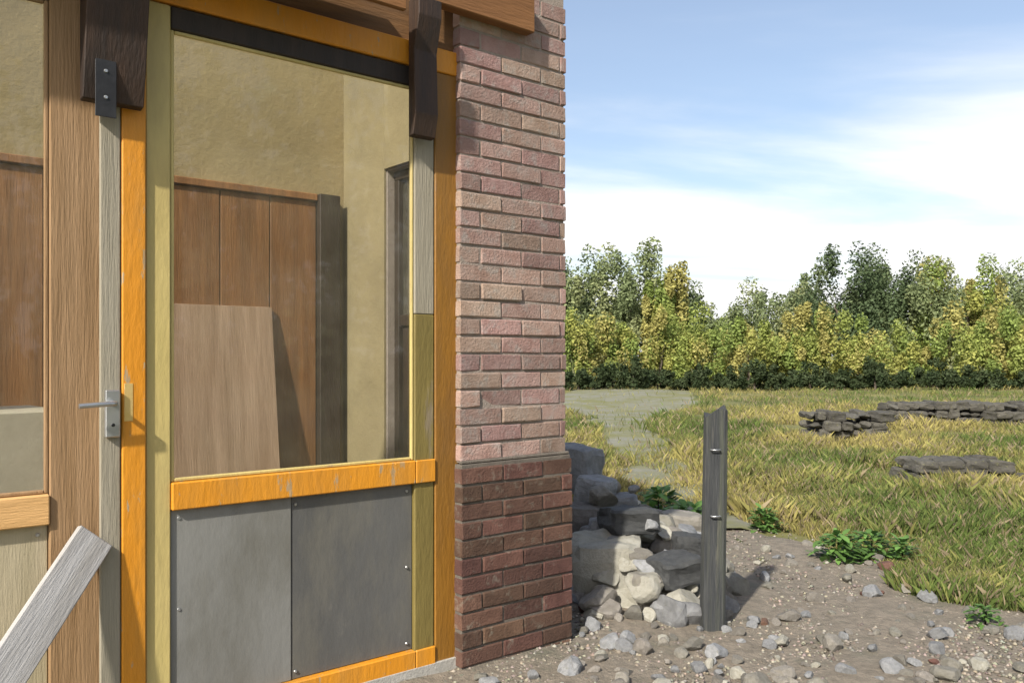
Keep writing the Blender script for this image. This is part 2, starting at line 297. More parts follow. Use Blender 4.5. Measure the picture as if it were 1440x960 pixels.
# right pier core and side wall (mortar), bricks proud of it
BL, BH, J = .215, .065, .010
bpale = [box_mesh('brick', -BL / 2, BL / 2, -.05, .05, -BH / 2, BH / 2, .0035, 1, .0022)[0] for _ in range(5)]
bhalf = [box_mesh('brick', -.051, .051, -.05, .05, -BH / 2, BH / 2, .0035, 1, .0022)[0] for _ in range(4)]
for me in bpale + bhalf: me.materials.append(MATS['brick_pale'])
bdark = [m_.copy() for m_ in bpale]; bdhalf = [m_.copy() for m_ in bhalf]
for me in bdark + bdhalf: me.materials.clear(); me.materials.append(MATS['brick_dark'])
def brick_face(parent, u0, u1, z0, z1, full, half, place, lead=0):
    """running bond between u0 and u1; place(u, z, cut) gives the location and rotation"""
    z = z0 + BH / 2 + J / 2; k = lead
    while z + BH / 2 < z1 + .002:
        u = u0; first = True
        while u < u1 - .02:
            L = .1025 if (first and k % 2) else BL
            L = min(L, u1 - u)
            src = random.choice(half if L < .12 else full)
            base = .102 if L < .12 else BL
            loc, rot = place(u + L / 2, z)
            o = link('brick', src, None, parent, loc, rot); o.scale = (L / base, 1, 1)
            o.rotation_euler.x += random.gauss(0, .006); o.rotation_euler.z += random.gauss(0, .005)
            u += L + J; first = False
        z += BH + J; k += 1
rough_ = lambda: random.gauss(0, .0022)
wall = box('wall', 'mortar', B, UB + .004, UC - .006, .006, WT, ZP + .001, ZTOP, .002); wall.location.y -= .0015
brick_face(wall, UB, UC, ZP + .002, ZTOP, bpale, bhalf, lambda u, z: (Vector((u, .048 + rough_(), z)) - wall.location, (0, 0, 0)))
PO = .022                                           # plinth steps out
box('plinth_cap', 'mortar_dark', B, UB - .004, UC + PO - .008, -PO + .010, .005, ZP - .004, ZP + .010, .006)
plinth = box('plinth', 'mortar_dark', B, UB - .004, UC + PO - .006, -PO + .007, WT, -.25, ZP - .005, .002)
brick_face(plinth, UB - .006, UC + PO, -.06, ZP, bdark, bdhalf, lambda u, z: (Vector((u, -PO + .049 + rough_(), z)) - plinth.location, (0, 0, 0)), 1)
# side wall running back, with a window opening
WY0, WY1, WZ0, WZ1 = max(.32, yin_on_side(616, USI)), yin_on_side(545, USI), .62, 2.3
ZS = lambda y: 2.62 + .30 * y                       # sloping top of the side wall
def side(name, y0, y1, z0, z1, m='mortar', a=USI, b=None):
    b = UC - .006 if b is None else b
    me, c = box_mesh(name, a, b, y0, y1, z0, z1, .002)
    if z1 == 2.6:
        for v in me.vertices:
            if v.co.z > 0: v.co.z += ZS(v.co.y + c.y) - z1
    return link(name, me, m, B, c)
sw = side('side_wall', WT + .001, WY0, -.2, 2.6)
parts = [(WY0, WY1, -.2, WZ0), (WY0, WY1, WZ1, 2.6), (WY1, DB + .2, -.2, 2.6)]
for (a, b_, c, d) in parts: side('side_wall', a + .001, b_, c, d)
plc = lambda off: (lambda y, z: (Vector((UC - .048 + rough_(), y, z)) - sw.location, (0, 0, R(90))))
for (a, b_, c, d) in [(.11, WY0, -.06, 2.6)]:
    brick_face(sw, a, b_, c, d, bpale, bhalf, plc(0))
# inner plaster of the side wall and the window in it
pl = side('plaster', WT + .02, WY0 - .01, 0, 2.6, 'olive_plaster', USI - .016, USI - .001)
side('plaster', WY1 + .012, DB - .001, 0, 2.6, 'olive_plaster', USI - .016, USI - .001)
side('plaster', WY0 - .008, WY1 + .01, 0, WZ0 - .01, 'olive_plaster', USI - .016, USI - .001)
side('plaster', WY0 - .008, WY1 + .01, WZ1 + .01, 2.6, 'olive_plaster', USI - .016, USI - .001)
win = empty('window', (USI, 0, 0), 0, B)
for (a, b_, c, d) in [(WY0, WY0 + .05, WZ0 + .05, WZ1 - .05), (WY1 - .05, WY1, WZ0 + .05, WZ1 - .05), (WY0, WY1, WZ0, WZ0 + .05), (WY0, WY1, WZ1 - .05, WZ1), (WY0 + .05, WY1 - .05, 1.46, 1.52)]:
    box('frame', 'dark_timber', win, .04, .10, a + .002, b_ - .002, c, d)
box('glass_pane', 'glass', win, .066, .070, WY0 + .051, WY1 - .051, 1.521, WZ1 - .051, 0)
for q in range(3): box('shutter_board', 'dark_timber', win, .060, .080, WY0 + .052 + q * (WY1 - WY0 - .104) / 3, WY0 + .049 + (q + 1) * (WY1 - WY0 - .104) / 3, WZ0 + .051, 1.459)
box('sill', 'fascia_timber', win, -.05, .035, WY0 - .03, WY1 + .03, WZ0 - .026, WZ0 - .002)
# back wall, floor, left wall
bw = box('back_wall', 'khaki_plaster', B, UL, USI - .002, DB, DB + .2, -.2, 3.45, .002)
box('floor', 'concrete', B, UL + .25, USI - .018, .02, DB - .002, -.2, .055, .002)
lw = box('left_wall', 'khaki_plaster', B, UL, UL + .24, WT, DB - .002, -.2, 2.6, .002)
box('rear_wall', 'mortar', B, UL, UL + .24, DB + .205, 4.2, -.2, 2.6, .002)
# left pier beyond the door (its bricks too)
lp0, lp1 = UL, u_at(170, REC) - 1.45
lpier = box('wall', 'mortar', B, lp0, lp1 - .004, .006, WT - .002, -.2, ZTOP, .002)
brick_face(lpier, lp0, lp1, ZP, ZTOP, bpale, bhalf, lambda u, z: (Vector((u, .048 + rough_(), z)) - lpier.location, (0, 0, 0)))
brick_face(lpier, lp0, lp1, -.06, ZP, bdark, bdhalf, lambda u, z: (Vector((u, .040 + rough_(), z)) - lpier.location, (0, 0, 0)))

# ---- the timber front
fy0, fy1 = REC, REC + .09
def UX(x, yin=REC): return u_at(x, yin)
jl0, jl1 = UX(170), UX(204); jr0, jr1 = UX(612), UX(646)
ZH0, ZH1 = z_at(595, 96, REC), z_at(595, 62, REC)
ZB0, ZB1 = z_at(560, 955, REC), z_at(560, 920, REC)
ZM0, ZM1 = z_at(400, 700, REC), z_at(400, 664, REC)
fr = empty('door_frame', (0, 0, 0), 0, B)
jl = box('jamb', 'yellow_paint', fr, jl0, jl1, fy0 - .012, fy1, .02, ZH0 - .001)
box('jamb', 'yellow_paint_shaded', fr, jr0, jr1, fy0, fy1, .02, ZH0 - .001)
box('head', 'yellow_paint', fr, lp1 + .002, jr1, fy0 - .005, fy1, ZH0, ZH1)
box('threshold', 'yellow_paint', fr, lp1 + .002, jr1, fy0 - .02, fy1 + .02, -.08, ZB0 - .04)
box('transom_board', 'hood_timber', fr, lp1 + .002, jr1, fy0 + .02, fy1, ZH1 + .002, ZTOP - .12)
# glazed leaf between the jambs
bm = bmesh.new(); bmesh.ops.create_cone(bm, cap_ends=True, segments=10, radius1=.0065, radius2=.0045, depth=.004, matrix=Matrix.Rotation(R(90), 4, 'X'))
screw_me = bpy.data.meshes.new('screw'); bm.to_mesh(screw_me); bm.free(); screw_me.materials.append(MATS['steel'])
def leaf(name, u0, u1, sl, sr, m_sl, m_sr, m_rail, lower):
    d = empty(name, (0, 0, 0), 0, B); y0, y1 = fy0 + .004, fy0 + .05
    box('stile', m_sl, d, u0, sl, y0, y1, ZB0, ZH0 - .004)
    zs_ = z_at(595, 442, REC) if name == 'glazed_door' else ZB0
    box('stile', m_sr, d, sr, u1, y0, y1, zs_ + .001, ZH0 - .004)
    if name == 'glazed_door':
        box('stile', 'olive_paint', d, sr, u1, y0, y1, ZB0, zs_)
        for (c, e) in ((ZB0 + .001, ZB1), (ZM0, ZM1)): box('rail_end', m_rail, d, sr + .0005, u1, y0 - .0125, y0 - .001, c, e)
    for (c, e) in ((ZB0, ZB1), (ZM0, ZM1)): box('rail', m_rail, d, sl + .001, sr - .001, y0 - .012, y1, c, e)
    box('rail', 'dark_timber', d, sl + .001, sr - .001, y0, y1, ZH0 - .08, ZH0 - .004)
    box('glass_pane', 'glass', d, sl + .001, sr - .001, y0 + .02, y0 + .024, ZM1 + .001, ZH0 - .081, 0)
    for (c, e, f_, h_) in ((sl + .001, sl + .013, ZM1 + .001, ZH0 - .081), (sr - .013, sr - .001, ZM1 + .001, ZH0 - .081), (sl + .0135, sr - .0135, ZM1 + .001, ZM1 + .013), (sl + .0135, sr - .0135, ZH0 - .093, ZH0 - .081)):
        box('glazing_bead', m_sl, d, c, e, y0 + .006, y0 + .0195, f_, h_, .003)
    for (c, e) in ((sl + .03, ZM0 - .03), ((sl + sr) / 2 - .03, ZM0 - .03), (sr - .03, ZM0 - .03), (sl + .03, ZB1 + .03), (sr - .03, ZB1 + .03), ((sl + sr) / 2 - .03, ZB1 + .03), (sl + .03, (ZB1 + ZM0) / 2), (sr - .03, (ZB1 + ZM0) / 2)):
        link('screw', screw_me, None, d, (c, y0 + .0105, e))
    for k, (m, a, b_) in enumerate(lower):
        box('panel', m, d, a + .0015, b_ - .0015, y0 + .012 + .004 * (k % 2), y0 + .03, ZB1 + .001, ZM0 - .001, .003)
    return d
um = UX(408, REC + .03)
s_l, s_r = UX(238, REC + .02), UX(580, REC + .02)
leaf('glazed_door', jl1 + .003, jr0 - .003, s_l, s_r, 'khaki_paint', 'grey_timber', 'yellow_paint', [('grey_panel', s_l, um), ('grey_panel_shaded', um, s_r)])
# left leaf with lock and diagonal brace
ll0, ll1 = lp1 + .06, jl0 - .003
st = UX(68, REC + .02); se = UX(137, REC + .02)
jx = box('jamb', 'yellow_paint', fr, lp1 + .002, ll0 - .003, fy0, fy1, .02, ZH0 - .001)
nb_ = 6; lw_ = (st - (ll0 + .12)) / nb_
dl = leaf('boarded_door', ll0, ll1, ll0 + .12, st, 'tan_timber', 'tan_timber', 'tan_rail', [('beige_panel', ll0 + .12 + i * lw_, ll0 + .12 + (i + 1) * lw_) for i in range(nb_)])
box('cover_strip', 'grey_timber', dl, se, ll1, fy0 - .010, fy0 + .003, ZB0, ZH0 - .01)
lk = box('lock_case', 'steel', dl, se + .012, ll1 - .006, fy0 - .030, fy0 - .011, z_at(153, 614, REC), z_at(153, 548, REC), .003)
zl = z_at(153, 566, REC)
tube('handle', 'steel', lk, [Vector(q) - lk.location for q in [(ll1 - .03, fy0 - .028, zl), (ll1 - .03, fy0 - .066, zl), (ll1 - .05, fy0 - .074, zl), (ll1 - .135, fy0 - .074, zl - .004)]], .008)
link('keyhole', screw_me.copy(), None, lk, (0, -.0105, -.035)).data.materials.clear(); lk.children[-1].data.materials.append(MATS['black_metal'])
box('strike_plate', 'brass', jl, -.03, -.004, -.0525, -.0504, zl - .06 - jl.location.z, zl + .06 - jl.location.z, .0005)
# hood over the front
hood = empty('door_hood', (0, 0, 0), 0, B); HP = .2; hz0 = ZH1 + .12
hx0, hx1 = lp1 - .05, jr0 - .30; nbd = 2
for i in range(nbd):
    y0 = REC - .02 - (i + 1) * (HP / nbd) + .003; box('board', 'hood_timber', hood, hx0, hx1, y0, y0 + HP / nbd - .003, hz0, hz0 + .028)
box('fascia', 'fascia_timber', hood, hx0 - .01, hx1 + .01, REC - .02 - HP - .024, REC - .02 - HP, hz0 - .12, hz0 + .06)
for x in (hx0 + .1, (jl0 + jl1) / 2):
    box('bearer', 'hood_timber', hood, x - .03, x + .03, REC - .015 - HP, REC + .018, hz0 - .062, hz0 - .002)
def bracket(x0, x1, ylow, depth):
    a, b_ = u_at(x0, REC - .03), u_at(x1, REC - .03); z0 = z_at((x0 + x1) / 2, ylow, REC - .03); z1 = hz0 - .064 if depth > .1 else z_at(700, 40) - .002
    bm = bmesh.new(); pr = [(0, z0), (-.03, z0 + .005), (-.05, z0 + .09), (-depth * .55, z1 - .2), (-depth, z1 - .07), (-depth, z1), (0, z1)]
    A = [bm.verts.new((a, REC - .032 + p, z)) for p, z in pr]; Bv = [bm.verts.new((b_, REC - .032 + p, z)) for p, z in pr]; n = len(pr)
    for k in range(n): bm.faces.new((A[k], A[(k + 1) % n], Bv[(k + 1) % n], Bv[k]))
    bm.faces.new(A[::-1]); bm.faces.new(Bv); bmesh.ops.recalc_face_normals(bm, faces=bm.faces[:]); bmesh.ops.bevel(bm, geom=bm.edges[:], offset=.003, affect='EDGES')
    me = bpy.data.meshes.new('bracket'); bm.to_mesh(me); bm.free(); return link('bracket', me, 'bracket_timber', hood)
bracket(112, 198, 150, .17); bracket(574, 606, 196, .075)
a, b_ = u_at(138, REC - .12), u_at(168, REC - .12)
box('iron_strap', 'black_metal', hood, a, b_, REC - .088, REC - .083, z_at(153, 165, REC - .09), hz0 - .2, .001)
for zq in (.06, .14): link('bolt', screw_me, None, hood, ((a + b_) / 2, REC - .0895, z_at(153, 165, REC - .09) + zq))
zf = z_at(700, 40)
box('wall_plate', 'fascia_timber', B, jr0 - .07, u_at(752, -.06), -.062, -.004, zf, zf + .17)
pa = W0 + D * UX(132) + NO * (-REC + .02); pa.z = z_at(128, 752, REC)
pb = W0 + D * (UX(132) - .62) + NO * (-REC + .42); pb.z = .02; dv = pb - pa
me, _ = box_mesh('plank', -dv.length / 2, dv.length / 2, -.011, .011, -.06, .06, .004)
q = dv.normalized(); yv = NO.cross(q).normalized(); 
pk = link('leaning_plank', me, 'pale_board'); nz_ = q.cross(yv).normalized()
pk.matrix_world = Matrix((( q.x, nz_.x, yv.x, (pa.x + pb.x) / 2), (q.y, nz_.y, yv.y, (pa.y + pb.y) / 2), (q.z, nz_.z, yv.z, (pa.z + pb.z) / 2), (0, 0, 0, 1)))
tagged(pk, 'pale grey weathered plank leaning against the tan boarded door', 'plank')
# back panelling
ZD = z_at(340, 272, DB)
pan = empty('panelling', (0, 0, 0), 0, B); pu0, pu1 = UL + .25, u_at(446, DB - .04)
npn = 13; pw = (pu1 - pu0) / npn
for i in range(npn):
    box('plank', 'brown_panel', pan, pu0 + i * pw + .002, pu0 + (i + 1) * pw - .002, DB - .030 - random.uniform(0, .004), DB - .004, .056, ZD)
box('cap_rail', 'brown_panel', pan, pu0, pu1, DB - .05, DB - .003, ZD + .001, ZD + .04)
box('corner_post', 'dark_timber', pan, pu1 + .002, min(u_at(476, DB - .05), USI - .02), DB - .075, DB - .003, .056, ZD + .04)

mat('cardboard', (.50, .44, .34), (.60, .53, .42), 6, .85, .1, 40, rnd=.08)
def carton(u, y, z, sx, sy, sz, rz, label):
    e_ = empty('cardboard_box', W0 + D * u - NO * y + Vector((0, 0, z)), TH + rz); tagged(e_, label, 'box', 'boxes stacked inside the door')
    box('carton', 'cardboard', e_, -sx / 2, sx / 2, -sy / 2, sy / 2, 0, sz, .006); box('tape', 'pale_board', e_, -.025, .025, -sy / 2 - .0012, sy / 2 + .0012, .02, sz + .0012, 0)
carton(-.44, .50, .056, .62, .46, .40, .05, 'beige cardboard box lowest in the stack inside the boarded door')
carton(-.41, .50, .457, .56, .42, .36, -.06, 'beige cardboard box in the middle of the stack inside the boarded door')
carton(-.43, .50, .818, .50, .38, .30, .10, 'beige cardboard box topmost in the stack inside the boarded door')

mat('light_patch', (.24, .15, .09), (.38, .26, .175), 7, .75, .2, 40, stretch=(3, 3, .22), c3=(.17, .10, .055), c3lo=.62, c3hi=.72, c3scale=5, c4=(.20, .125, .07), c4scale=2, c4amt=.7)  # paler brown for a sheet added to imitate light on the lower panelling
u0_, u1_ = u_at(215, DB - .3), u_at(404, DB - .25); zt_ = z_at(320, 425, DB - .25)
me, _ = box_mesh('light_patch_sheet', -(u1_ - u0_) / 2, (u1_ - u0_) / 2, -.009, .009, 0, zt_ - .06, .002)
pw_ = link('light_patch_sheet', me, 'light_patch', None, W0 + D * ((u0_ + u1_) / 2) - NO * (DB - .14) + Vector((0, 0, .06 + (zt_ - .06) / 2)), (0, 0, 0))
pw_.rotation_euler = (Matrix.Rotation(TH, 3, 'Z') @ Matrix.Rotation(R(-7.0), 3, 'X')).to_euler()
tagged(pw_, 'pinkish brown sheet added as a patch of light on the panelling behind the glazed door', 'plywood sheet')

# ---------------------------------------------------------------- stones
def stone_mesh(seed, sx=1, sy=1, sz=1, rough=.25, cuts=9, sub=3):
    r = random.Random(seed); bm = bmesh.new(); bmesh.ops.create_icosphere(bm, subdivisions=sub, radius=.62)
    for _ in range(cuts):                          # flatten by random planes: broken faces
        n = Vector((r.gauss(0, 1), r.gauss(0, 1), r.gauss(0, 1))).normalized(); d = r.uniform(.32, .48)
        for v in bm.verts:
            q = v.co.dot(n)
            if q > d: v.co -= n * (q - d)
    for v in bm.verts:
        v.co *= 1 + rough * .30 * mnoise.noise(v.co * 3 + Vector((seed, 0, 0))) + .05 * mnoise.noise(v.co * 9 + Vector((0, seed, 0)))
        v.co = Vector((v.co.x * sx, v.co.y * sy, v.co.z * sz))
    me = bpy.data.meshes.new('stone'); bm.to_mesh(me); bm.free(); return me
def block_mesh(seed):
    r = random.Random(seed); bm = bmesh.new(); bmesh.ops.create_cube(bm, size=1)
    bmesh.ops.subdivide_edges(bm, edges=bm.edges[:], cuts=5, use_grid_fill=True)
    for v in bm.verts:
        k = sum(abs(c) > .45 for c in v.co)
        v.co *= (1, 1, .94, .86)[k]
        q_ = v.co * 2.2 + Vector((seed, seed * .7, 0)); v.co += .10 * Vector((mnoise.noise(q_), mnoise.noise(q_ + Vector((9, 0, 0))), mnoise.noise(q_ + Vector((0, 9, 0))))) + .035 * Vector((mnoise.noise(q_ * 3), mnoise.noise(q_ * 3 + Vector((5, 0, 0))), mnoise.noise(q_ * 3 + Vector((0, 5, 0)))))
    me = bpy.data.meshes.new('stone'); bm.to_mesh(me); bm.free(); return me
STM = [stone_mesh(i, 1, random.uniform(.7, 1), random.uniform(.5, .8)) for i in range(10)]
BKM = [block_mesh(i + 50) for i in range(6)]
def with_mat(meshes, m):
    o = []
    for q in meshes: c = q.copy(); c.materials.clear(); c.materials.append(MATS[m]); o.append(c)
    return o
SV = {m: with_mat(STM, m) for m in ('stone', 'stone_pale', 'stone_grey', 'stone_wall', 'brick_dark')}
BV = {m: with_mat(BKM, m) for m in ('stone', 'stone_pale', 'stone_grey', 'stone_wall', 'stone_dark')}

# rubble heap against the corner of the building
hp = ground_at(868, 850); heap = empty('rubble_heap', (hp.x + .15, hp.y + .5, 0)); tagged(heap, 'heap of pale broken stone blocks piled beside the brick corner', 'rubble heap')
def add_stone(parent, src, loc, size, rot=None):
    o = link('stone', src, None, parent, Vector(loc) - (parent.location if parent else Vector()), rot or (random.uniform(-.3, .3), random.uniform(-.3, .3), random.uniform(0, 6.28)))
    o.scale = size if isinstance(size, tuple) else (size, size, size); return o
big = [  # photo column, row of centre, distance, width px, height px, kind
    (850, 820, 4.6, 100, 130, 'stone_pale'), (900, 850, 4.5, 90, 70, 'stone_pale'), (800, 860, 4.55, 60, 120, 'stone_grey'), (950, 865, 4.35, 70, 55, 'stone_pale'),
    (905, 770, 5.1, 70, 40, 'stone'), (955, 740, 5.5, 60, 40, 'stone'), (815, 740, 5.1, 60, 60, 'stone'), (870, 712, 5.4, 50, 34, 'stone_grey'),
    (812, 660, 5.6, 60, 66, 'stone_grey'), (838, 690, 5.4, 50, 40, 'stone_grey'), (948, 800, 4.35, 66, 38, 'stone_dark'), (884, 731, 4.75, 70, 36, 'stone_dark'), (966, 765, 4.6, 40, 30, 'stone_dark')]
for (x, y, d, wp, hp_, m) in big:
    z = EYE + (HZ - y) / F * d; X = (x - CX) / F * d
    add_stone(heap, random.choice(BV[m]), (X, d, z), (wp / F * d, wp / F * d * .9, hp_ / F * d), (random.uniform(-.12, .12), random.uniform(-.12, .12), random.uniform(-.5, .5)))
for i in range(240):
    a = random.uniform(0, 6.28); r = math.sqrt(random.random())
    X = .72 + .55 * r * math.cos(a); Y = 5.2 + 1.15 * r * math.sin(a); top = (.50 if X < .75 else .34) * (1 - r * r)
    Z = random.uniform(.25, 1) * top; s = random.uniform(.05, .22)
    add_stone(heap, random.choice(SV[random.choice(['stone', 'stone', 'stone_grey', 'stone_pale'])]), (X, Y, Z + .02), s)
# loose stones on the yard
for i in range(230):
    while True:
        y = random.uniform(760, 985) if i > 60 else random.uniform(860, 985); x = random.uniform(640, 1460); g_ = ground_at(x, y)
        lu = (g_ - W0).dot(D); lv = (g_ - W0).dot(NO)
        if in_yard(g_.x, g_.y) < 1.0 and not (lu < UC + .06 and lv < .1): break
    s = random.choice([.03, .04, .05, .05, .06, .07, .08, .10])
    add_stone(yard, random.choice(SV[random.choice(['stone', 'stone', 'stone_grey', 'stone', 'stone_grey', 'stone_pale', 'brick_dark' if i % 3 == 0 else 'stone'])]), (g_.x, g_.y, .012 + s * .16), s)

# ---------------------------------------------------------------- post
pp = ground_at(1002, 885); hpst = (885 - 578) / F * pp.y
post = empty('fence_post', pp); tagged(post, 'dark weathered square timber post standing beside the rubble heap', 'post')
bm = bmesh.new(); rows = 14; ring = []
for j in range(rows + 1):
    z = -.15 + (hpst + .15) * j / rows; s = .054 * (1 - .08 * j / rows); rr = []
    for k in range(16):
        a = 2 * math.pi * k / 16 + .2; q = 1 / max(abs(math.cos(a)), abs(math.sin(a))); q = min(q, 1.25)
        r = s * q * (1 + .07 * mnoise.noise(Vector((k * .9, z * 1.5, 2)))); rr.append(bm.verts.new((r * math.cos(a) + .012 * z, r * math.sin(a), z + (.02 * math.cos(a) + .012 * math.sin(3 * a) if j == rows else 0))))
    ring.append(rr)
for j in range(rows):
    for k in range(16): bm.faces.new((ring[j][k], ring[j][(k + 1) % 16], ring[j + 1][(k + 1) % 16], ring[j + 1][k]))
bm.faces.new(ring[-1]); bm.faces.new(ring[0][::-1]); me = bpy.data.meshes.new('shaft'); bm.to_mesh(me); bm.free()
link('shaft', me, 'post_timber', post)
for z in (.55, .86): tube('wire_staple', 'steel', post, [(-.02, -.055, z), (-.02, -.07, z), (.02, -.07, z), (.02, -.055, z)], .004)

# ---------------------------------------------------------------- low stone walls in the grass
def low_wall(x0, x1, y, hpx, label):
    a, b_ = ground_at(x0, y), ground_at(x1, y); L = (b_ - a).length; n0 = empty('low_stone_wall', (a + b_) / 2)
    tagged(n0, label, 'stone wall', 'tumbled low stone walls in the grass'); h = hpx / F * a.y; z = 0; sz = max(.14, h / 3)
    while z < h:
        u = -L / 2 + random.uniform(0, .1)
        lim = L / 2 - z * random.uniform(.3, 1.2)
        while u < lim:
            w_ = sz * random.uniform(.9, 2.1)
            for dy in (-.16, .14):
                p = (a + b_) / 2 + Vector((u + w_ / 2, dy + random.uniform(-.04, .04), 0))
                add_stone(n0, random.choice(BV['stone_wall'] + SV['stone_wall'][:3]), (p.x, p.y, hgt(p.x, p.y) + z + sz * .45), (w_ * .95, .3, sz * random.uniform(.85, 1.15)), (random.uniform(-.15, .15), random.uniform(-.12, .12), random.uniform(-.3, .3)))
            u += w_ * .97
        z += sz
low_wall(1240, 1480, 600, 30, 'low stone wall across the grass below the dark hedge')
low_wall(1120, 1235, 616, 28, 'short tumbled stone wall in yellow grass')
low_wall(1258, 1405, 680, 34, 'low grey stone wall in the grass nearest the gravel yard')

# ---------------------------------------------------------------- grass
def grass(name, n, area, hmin, hmax, wid, label, keep):
    P = []
    while len(P) < n:
        x, y = area()
        if keep(x, y): P.append((x, y, hgt(x, y)))
    P = np.array(P); n = len(P); h = rng.uniform(hmin, hmax, n) * rng.uniform(.6, 1.2, n); a = rng.uniform(0, 2 * np.pi, n); wv = wid * rng.uniform(.6, 1.3, n)
    h *= np.clip(1 + 1.1 * np.array([mnoise.noise(Vector((x * 1.1, y * 1.1, 33))) for x, y, z in P]), .45, 1.7)
    lean = rng.normal(0, .35, (n, 2)) * h[:, None]
    dx, dy = np.cos(a) * wv, np.sin(a) * wv
    v0 = P + np.c_[-dx, -dy, np.full(n, -.01)]; v1 = P + np.c_[dx, dy, np.full(n, -.01)]
    v2 = P + np.c_[lean * .35, h * .6] + np.c_[dx * .6, dy * .6, 0 * h]; v3 = P + np.c_[lean, h]
    V = np.stack([v0, v1, v2, v3], 1).reshape(-1, 3); Fc = np.arange(4 * n).reshape(n, 4)
    nz = np.array([mnoise.noise(Vector((x * .45, y * .45, 5))) + .5 * mnoise.noise(Vector((x * 1.7, y * 1.7, 8))) for x, y, z in P])
    k = np.clip(nz * 1.0 + 1.0 * np.array([mnoise.noise(Vector((x * .22, y * .22, 15))) for x, y, z in P]) + .5 + rng.normal(0, .22, n), 0, 1)[:, None]
    col = (1 - k) * np.array([.14, .20, .05]) + k * np.array([.45, .39, .135])
    dry = rng.random(n) < .20; col[dry] = np.array([.36, .29, .18]); col *= rng.uniform(.6, 1.25, (n, 1))
    me = raw(name, V, Fc, np.repeat(col, 4, 0)); o = link(name, me, 'grass', kind='stuff'); tagged(o, label, 'grass'); return o
def far_area():
    y = 1 / random.uniform(1 / 40, 1 / 6.0); x = y * random.uniform(-.05, .72); return x, y
def near_area():
    y = 1 / random.uniform(1 / 12, 1 / 4.2); x = y * random.uniform(.02, .8); return x, y
grass('meadow_grass', 230000, far_area, .05, .15, .0042, 'yellow-green meadow grass between the yard and the hedge', lambda x, y: in_yard(x, y) > 1.03 and (not on_path(x, y) or random.random() < .05) and mnoise.noise(Vector((x * .9, y * .9, 21))) > -.28)
grass('yard_edge_grass', 120000, near_area, .03, .085, .0019, 'short green grass growing along the edge of the gravel', lambda x, y: in_yard(x, y) > (.93 + .25 * mnoise.noise(Vector((x * 1.4, y * 1.4, 0)))))

# ---------------------------------------------------------------- trees
def crown_mesh(seed, n, rx, ry, rz, leaf_, cols, clumps=26, gap=.55):
    r = np.random.default_rng(seed); cl = r.normal(0, 1, (clumps, 3)); cl /= np.linalg.norm(cl, axis=1)[:, None]; cl *= r.uniform(.35, .95, (clumps, 1)); cl[:, 2] = np.abs(cl[:, 2]) * 1.1 - .45
    which = r.integers(0, clumps, n); rad = r.uniform(.12, .30, clumps); cl[:, :2] *= (1.08 - .20 * np.clip(cl[:, 2:] + .1, 0, 1))
    off = r.normal(0, 1, (n, 3)); off /= np.linalg.norm(off, axis=1)[:, None]; off *= (r.uniform(0, 1, n) ** .45)[:, None] * rad[which][:, None]
    P = (cl[which] + off) * np.array([rx, ry, rz])
    a = r.normal(0, 1, (n, 3)); a /= np.linalg.norm(a, axis=1)[:, None]; nn = r.normal(0, 1, (n, 3)) * .75 + off / (np.linalg.norm(off, axis=1)[:, None] + 1e-6) * .7 + np.array([0, 0, .55]); nn /= np.linalg.norm(nn, axis=1)[:, None]; a = np.cross(nn, a); a /= np.linalg.norm(a, axis=1)[:, None]; b = np.cross(a, nn); b /= np.linalg.norm(b, axis=1)[:, None]
    s = leaf_ * r.uniform(.6, 1.3, (n, 1)); a *= s; b *= s * .55
    V = np.stack([P - a, P - b, P + a, P + b], 1).reshape(-1, 3)
    P[:, 2] = np.clip(P[:, 2], None, np.quantile(P[:, 2], .998)); z_ = P[:, 2]; V = V.reshape(-1, 4, 3)
    lo, hi = np.quantile(z_, .002), z_.max(); V[:, :, 2] += ((-.75 + 1.75 * (z_ - lo) / (hi - lo)) * rz - z_)[:, None]; V = V.reshape(-1, 3)
    cc = np.array(cols)[r.integers(0, len(cols), clumps)]; col = cc[which] * r.uniform(.7, 1.25, (n, 1))
    return raw('crown', V, np.arange(4 * n).reshape(n, 4), np.repeat(col, 4, 0))
def trunk_mesh(h, r0, seed):
    bm = bmesh.new(); rr = random.Random(seed)
    def limb(p, d, L, r, depth):
        n = 5; prev = None
        for j in range(n + 1):
            q = p + d * (L * j / n) + Vector((rr.uniform(-1, 1), rr.uniform(-1, 1), 0)) * .04 * L * (j > 0)
            rad = r * (1 - .6 * j / n); ring = [bm.verts.new(q + Vector((math.cos(k * 1.0472) * rad, math.sin(k * 1.0472) * rad, 0))) for k in range(6)]
            if prev:
                for k in range(6): bm.faces.new((prev[k], prev[(k + 1) % 6], ring[(k + 1) % 6], ring[k]))
            prev = ring
            if depth and j >= 2:
                a = rr.uniform(0, 6.28); limb(q, Vector((math.cos(a), math.sin(a), rr.uniform(.5, 1.1))).normalized(), L * .38, rad * .6, depth - 1)
    limb(Vector((0, 0, -.2)), Vector((0, 0, 1)), h, r0, 1)
    me = bpy.data.meshes.new('trunk'); bm.to_mesh(me); bm.free(); return me
YG = [(.31, .36, .095), (.39, .40, .11), (.25, .32, .085), (.42, .39, .13)]
DG = [(0.113, 0.158, 0.073), (0.145, 0.185, 0.086), (0.092, 0.132, 0.06)]
GG = [(0.259, 0.308, 0.145), (0.308, 0.341, 0.162), (0.211, 0.259, 0.121)]
BG = [(.05, .075, .03), (.07, .095, .04), (.045, .065, .025)]
